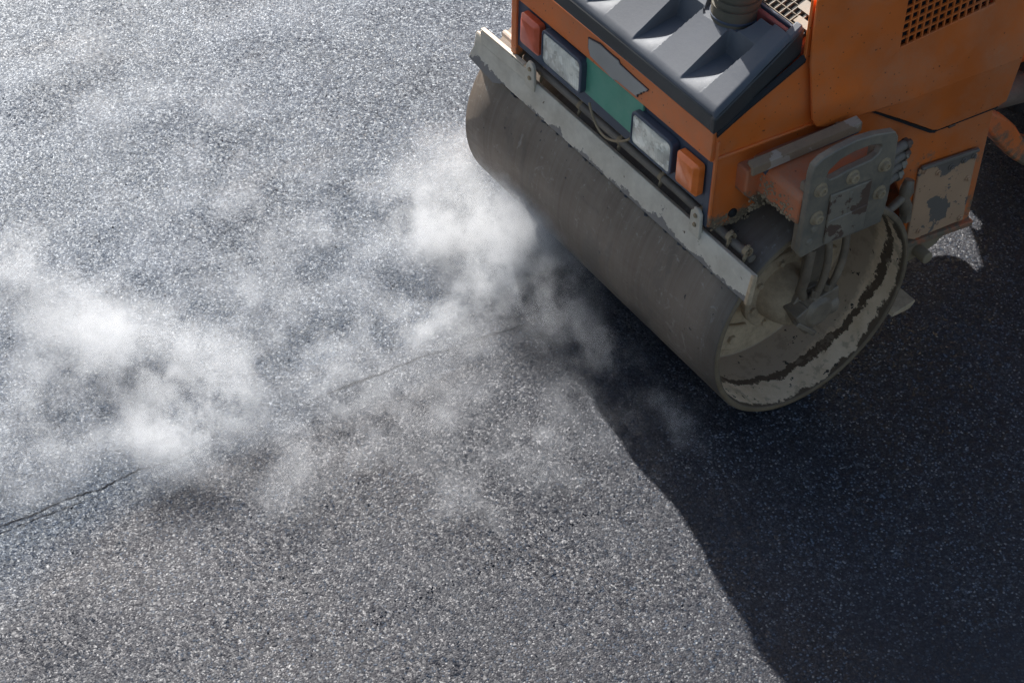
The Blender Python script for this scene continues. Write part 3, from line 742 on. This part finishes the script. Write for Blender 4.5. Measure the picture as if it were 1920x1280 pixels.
# ------------------------------------------------------------------ steam
def steam():
    blobs = [  # x, y, z, rx, ry, rz, density
        (-0.92, -0.42, 0.068, 0.14, 0.2, 0.061, 0.8), (-0.66, -0.52, 0.085, 0.13, 0.17, 0.068, 2.3), (-0.44, -0.5, 0.111, 0.15, 0.15, 0.075, 3.2), (-0.24, -0.56, 0.102, 0.12, 0.14, 0.068, 1.8),
        (-0.36, -0.44, 0.238, 0.2, 0.12, 0.082, 2.4), (-0.14, -0.43, 0.17, 0.14, 0.08, 0.068, 1.0), (-0.02, -0.52, 0.085, 0.12, 0.10, 0.061, 0.6), (0.22, -0.45, 0.085, 0.12, 0.06, 0.061, 0.6), (0.58, -0.44, 0.06, 0.12, 0.04, 0.041, 0.6),
        (-0.19, -0.84, 0.068, 0.14, 0.15, 0.048, 1.4), (0.05, -1.08, 0.051, 0.2, 0.16, 0.041, 0.8), (-0.01, -1.27, 0.051, 0.2, 0.16, 0.041, 0.8), (0.11, -1.55, 0.051, 0.14, 0.14, 0.041, 1),
        (0.52, -1.14, 0.051, 0.12, 0.12, 0.034, 0.5), (0.4, -0.85, 0.051, 0.22, 0.2, 0.041, 0.45), (-0.19, -1.8, 0.085, 0.13, 0.14, 0.061, 3.2), (-0.34, -1.62, 0.076, 0.12, 0.12, 0.054, 2.4),
        (-0.55, -1.77, 0.102, 0.14, 0.15, 0.061, 3.4), (-0.88, -1.87, 0.076, 0.22, 0.2, 0.061, 1.2), (-0.46, -2.13, 0.068, 0.24, 0.22, 0.054, 0.9), (-1.25, -1.93, 0.102, 0.12, 0.12, 0.068, 2),
        (-0.8, -1.22, 0.051, 0.35, 0.32, 0.041, 0.32), (-0.43, -1.22, 0.051, 0.3, 0.28, 0.041, 0.5), (-1.33, -1.15, 0.051, 0.3, 0.3, 0.041, 0.28), (-2.1, -1, 0.051, 0.55, 0.45, 0.048, 0.22), (-0.75, -0.85, 0.051, 0.45, 0.3, 0.041, 0.35),
    ]
    def shader(x0, x1, y0, y1):
        N = NT('steam'); N.t.nodes.remove(N.b)
        warp = N.n('ShaderNodeVectorMath', operation='MULTIPLY_ADD')
        N.link(N.noise(4.8, 6, .76, color=True), warp.inputs[0]); warp.inputs[1].default_value = (.36, .36, .14)
        off = N.vmath('SUBTRACT', N.co, (.18, .18, .07)); N.link(off, warp.inputs[2]); co = warp.outputs[0]
        tot = .055
        for (x, y, z, rx, ry, rz, d) in blobs:
            if x+1.7*rx+.12 < x0 or x-1.7*rx-.12 > x1 or y+1.7*ry+.12 < y0 or y-1.7*ry-.12 > y1: continue
            v = N.vmath('MULTIPLY', N.vmath('SUBTRACT', co, (x, y, z)), (1/rx, 1/ry, 1/rz))
            q = N.vmath('DOT_PRODUCT', v, v, out=1)
            tot = N.math('ADD', N.math('MULTIPLY', N.math('POWER', 2.718, N.math('MULTIPLY', q, -1.0)), d), tot)
        # torn threads: ridged noise over a broken base, cut off below a floor so that the edges fray
        st = N.n('ShaderNodeMapping'); N.link(co, st.inputs[0]); st.inputs['Rotation'].default_value = (0, 0, .55); st.inputs['Scale'].default_value = (1.5, .75, 1.0)
        fil = N.math('SUBTRACT', 1.0, N.math('ABSOLUTE', N.math('MULTIPLY_ADD', N.noise(9.0, 7, .76, co=st.outputs[0]), 5.0, -2.5)))
        fil = N.math('POWER', N.math('MAXIMUM', fil, 0.0), 1.5)
        base = N.step(N.noise(4.4, 7, .72), .40, .66)
        wm = N.math('MULTIPLY', base, N.math('ADD', .20, fil))
        dens = N.math('MAXIMUM', N.math('SUBTRACT', N.math('MULTIPLY', tot, wm), .035), 0.0)
        dens = N.math('MULTIPLY', dens, 13.5)
        dens = N.math('MULTIPLY', dens, N.step(N.z()[2], .0, .04, .25, 1))
        pv = N.n('ShaderNodeVolumePrincipled'); pv.inputs['Color'].default_value = (.97, .975, .985, 1)
        pv.inputs['Anisotropy'].default_value = .1
        N.link(dens, pv.inputs['Density']); N.link(pv.outputs[0], N.out.inputs['Volume'])
        return N.m
    XS = [-3.4, -2.2, -1.35, -.75, -.15, .45, 1.15]; YS = [-2.95, -2.05, -1.35, -.72, -.05]
    m = MB(); mats = []; idx = []
    for a, b in zip(XS, XS[1:]):
        for c, d in zip(YS, YS[1:]):
            m.prism([(a+.0006, c+.0006, .006), (b-.0006, c+.0006, .006), (b-.0006, d-.0006, .006), (a+.0006, d-.0006, .006)], (0, 0, .36))
            mats.append(shader(a, b, c, d))
    bmesh.ops.recalc_face_normals(m.bm, faces=m.bm.faces)
    o = m.build('steam', mats[0]); o.data.materials.clear()
    for k in mats: o.data.materials.append(k)
    for i, p in enumerate(o.data.polygons): p.material_index = i//6
    o['kind'] = 'stuff'; o['label'] = 'thin white steam drifting off the hot asphalt in front of the drum'
steam()
